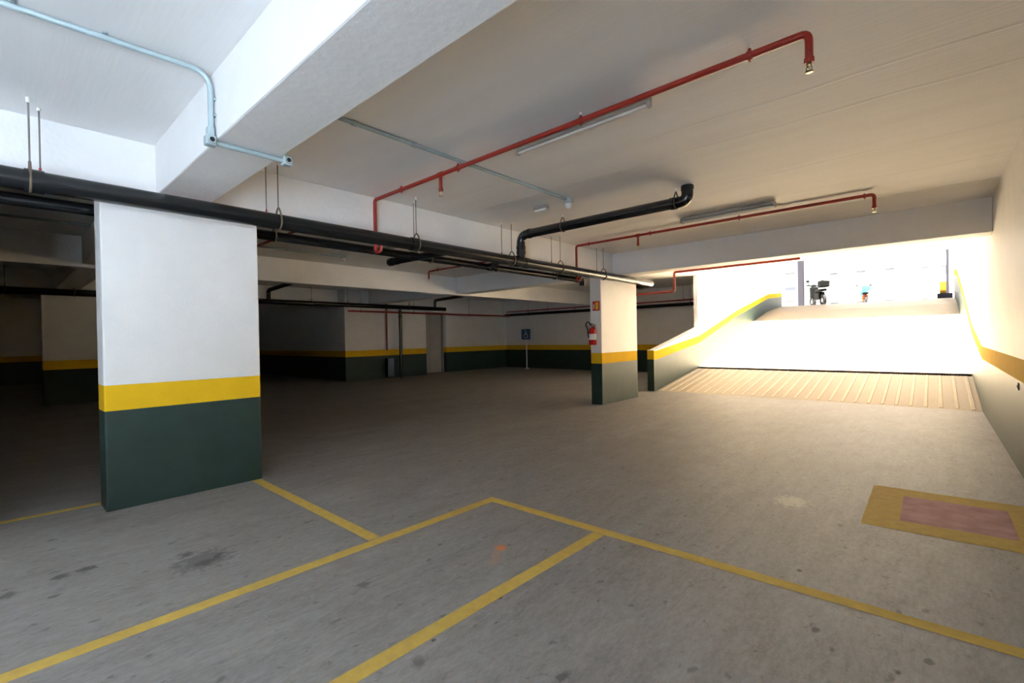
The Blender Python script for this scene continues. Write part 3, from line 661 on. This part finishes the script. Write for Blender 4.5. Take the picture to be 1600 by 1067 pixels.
# ---------------------------------------------------------------- street at the top of the ramp
G = 2.54
t = thing('street_post', 'dark square post standing at the top of the ramp', 'post', (-4.5, 25.2, G))
MB().bbox(-4.66, -4.44, 25.1, 25.3, G, 4.72, 0.01).build('shaft', 'post_dark', t)
MB().bbox(-4.72, -4.38, 25.04, 25.36, G, G+0.06, 0.01).build('base_plate', 'post_dark', t)
def motorbike(label, x, y, rot, body, accent, s=1.0):
    t = thing('motor_scooter', label, 'scooter', (x, y, G)); t.rotation_euler = (0, 0, rot); t.scale = (s, s, s)
    ORI[t.name] = Vector((0, 0, 0))
    for wx in (-0.62, 0.62):
        m = MB(); m.torus((wx, 0, 0.29), (0, 1, 0), 0.225, 0.065, 22, 8); w = m.build('wheel', 'rubber_black', t)
        MB().cyl((wx, -0.05, 0.29), (wx, 0.05, 0.29), 0.11, 14).build('hub', 'chrome', w)
    m = MB(); m.bbox(-0.5, 0.12, -0.13, 0.13, 0.34, 0.68, 0.06); m.build('body', body, t)
    m = MB(); m.bbox(-0.72, 0.0, -0.14, 0.14, 0.70, 0.80, 0.04); m.build('seat', 'bike_black', t)
    m = MB(); m.tube(fillet([(0.62, 0, 0.29), (0.52, 0, 0.62), (0.40, 0, 1.02)], 0.05, 3), 0.04, 10); m.build('fork', 'chrome', t)
    m = MB(); m.bbox(0.34, 0.56, -0.16, 0.16, 0.45, 0.98, 0.05); m.build('leg_shield', accent, t)
    m = MB(); m.tube(fillet([(0.30, -0.36, 1.06), (0.38, -0.12, 1.03), (0.38, 0.12, 1.03), (0.30, 0.36, 1.06)], 0.06, 4), 0.022, 10); m.build('handlebar', 'bike_black', t)
    m = MB(); m.bbox(0.42, 0.56, -0.09, 0.09, 0.92, 1.10, 0.04); m.build('headlight', body, t)
    m = MB(); m.bbox(-0.86, -0.50, -0.19, 0.19, 0.86, 1.16, 0.05); m.build('top_box', accent, t)
    for sy in (-1, 1):
        m = MB(); m.tube([(0.34, sy*0.26, 1.05), (0.31, sy*0.31, 1.22)], 0.01, 8); m.bbox(0.29, 0.33, sy*0.31-0.06, sy*0.31+0.06, 1.20, 1.29, 0.012); m.build('mirror', 'bike_black', t)
motorbike('black scooter with top box parked beside the dark post on the street', -4.0, 25.9, math.radians(118), 'bike_black', 'bike_black', 1.0)
motorbike('small blue and orange scooter parked on the street', -2.45, 28.2, math.radians(100), 'bike_orange', 'bike_blue', 0.85)
t = thing('gate_post', 'thin dark gate pole with yellow control box at the ramp top', 'gate post', (0.45, 25.0, G))
MB().bbox(0.39, 0.48, 24.96, 25.04, G, 4.52, 0.008).build('pole', 'post_dark', t)
MB().bbox(0.20, 0.39, 24.9, 25.1, G+0.26, 3.26, 0.015).build('control_box', 'box_yellow', t)
MB().bbox(0.12, 0.58, 24.85, 25.15, G, G+0.26, 0.01).build('plinth', 'post_dark', t)

def building(label, x0, x1, y, depth, h, nx, nz, body, wfrac=0.55, hfrac=0.5):
    t = thing('apartment_building', label, 'building', ((x0+x1)/2, y, G))
    m = MB(); m.box(x0, x1, y, y+depth, G, G+h); m.box(x0-0.3, x1+0.3, y-0.3, y+depth+0.3, G+h, G+h+0.5); m.build('body', body, t)
    dx = (x1-x0)/nx; dz = h/nz
    for i in range(nx):
        for k in range(nz):
            cx = x0+dx*(i+0.5); cz = G+dz*(k+0.5); w = dx*wfrac/2; hh = dz*hfrac/2
            m = MB(); m.box(cx-w-0.08, cx+w+0.08, y-0.07, y+0.02, cz-hh-0.08, cz-hh); m.box(cx-w-0.08, cx+w+0.08, y-0.07, y+0.02, cz+hh, cz+hh+0.08)
            m.box(cx-w-0.08, cx-w, y-0.07, y+0.02, cz-hh, cz+hh); m.box(cx+w, cx+w+0.08, y-0.07, y+0.02, cz-hh, cz+hh)
            fr = m.build('window', body, t)
            MB().box(cx-w, cx+w, y-0.03, y-0.005, cz-hh, cz+hh).build('pane', 'window_glass_dark', fr)
building('blue grey apartment block seen between the ramp wall and dark post', -16.5, -9.6, 52, 12, 24, 5, 9, 'facade_blue')
building('pale apartment block straight beyond the ramp crest', -12.4, -2.2, 66, 12, 24, 4, 7, 'facade_white', 0.35, 0.35)
building('cream apartment block behind the gate pole', -1.2, 4.2, 60, 12, 27, 4, 9, 'facade_cream', 0.35, 0.3)

# sky portals at the three openings help the renderer find the daylight
portal((XR+0.3, -2.75, 1.18), (0, math.radians(90), 0), 2.36, 3.5)
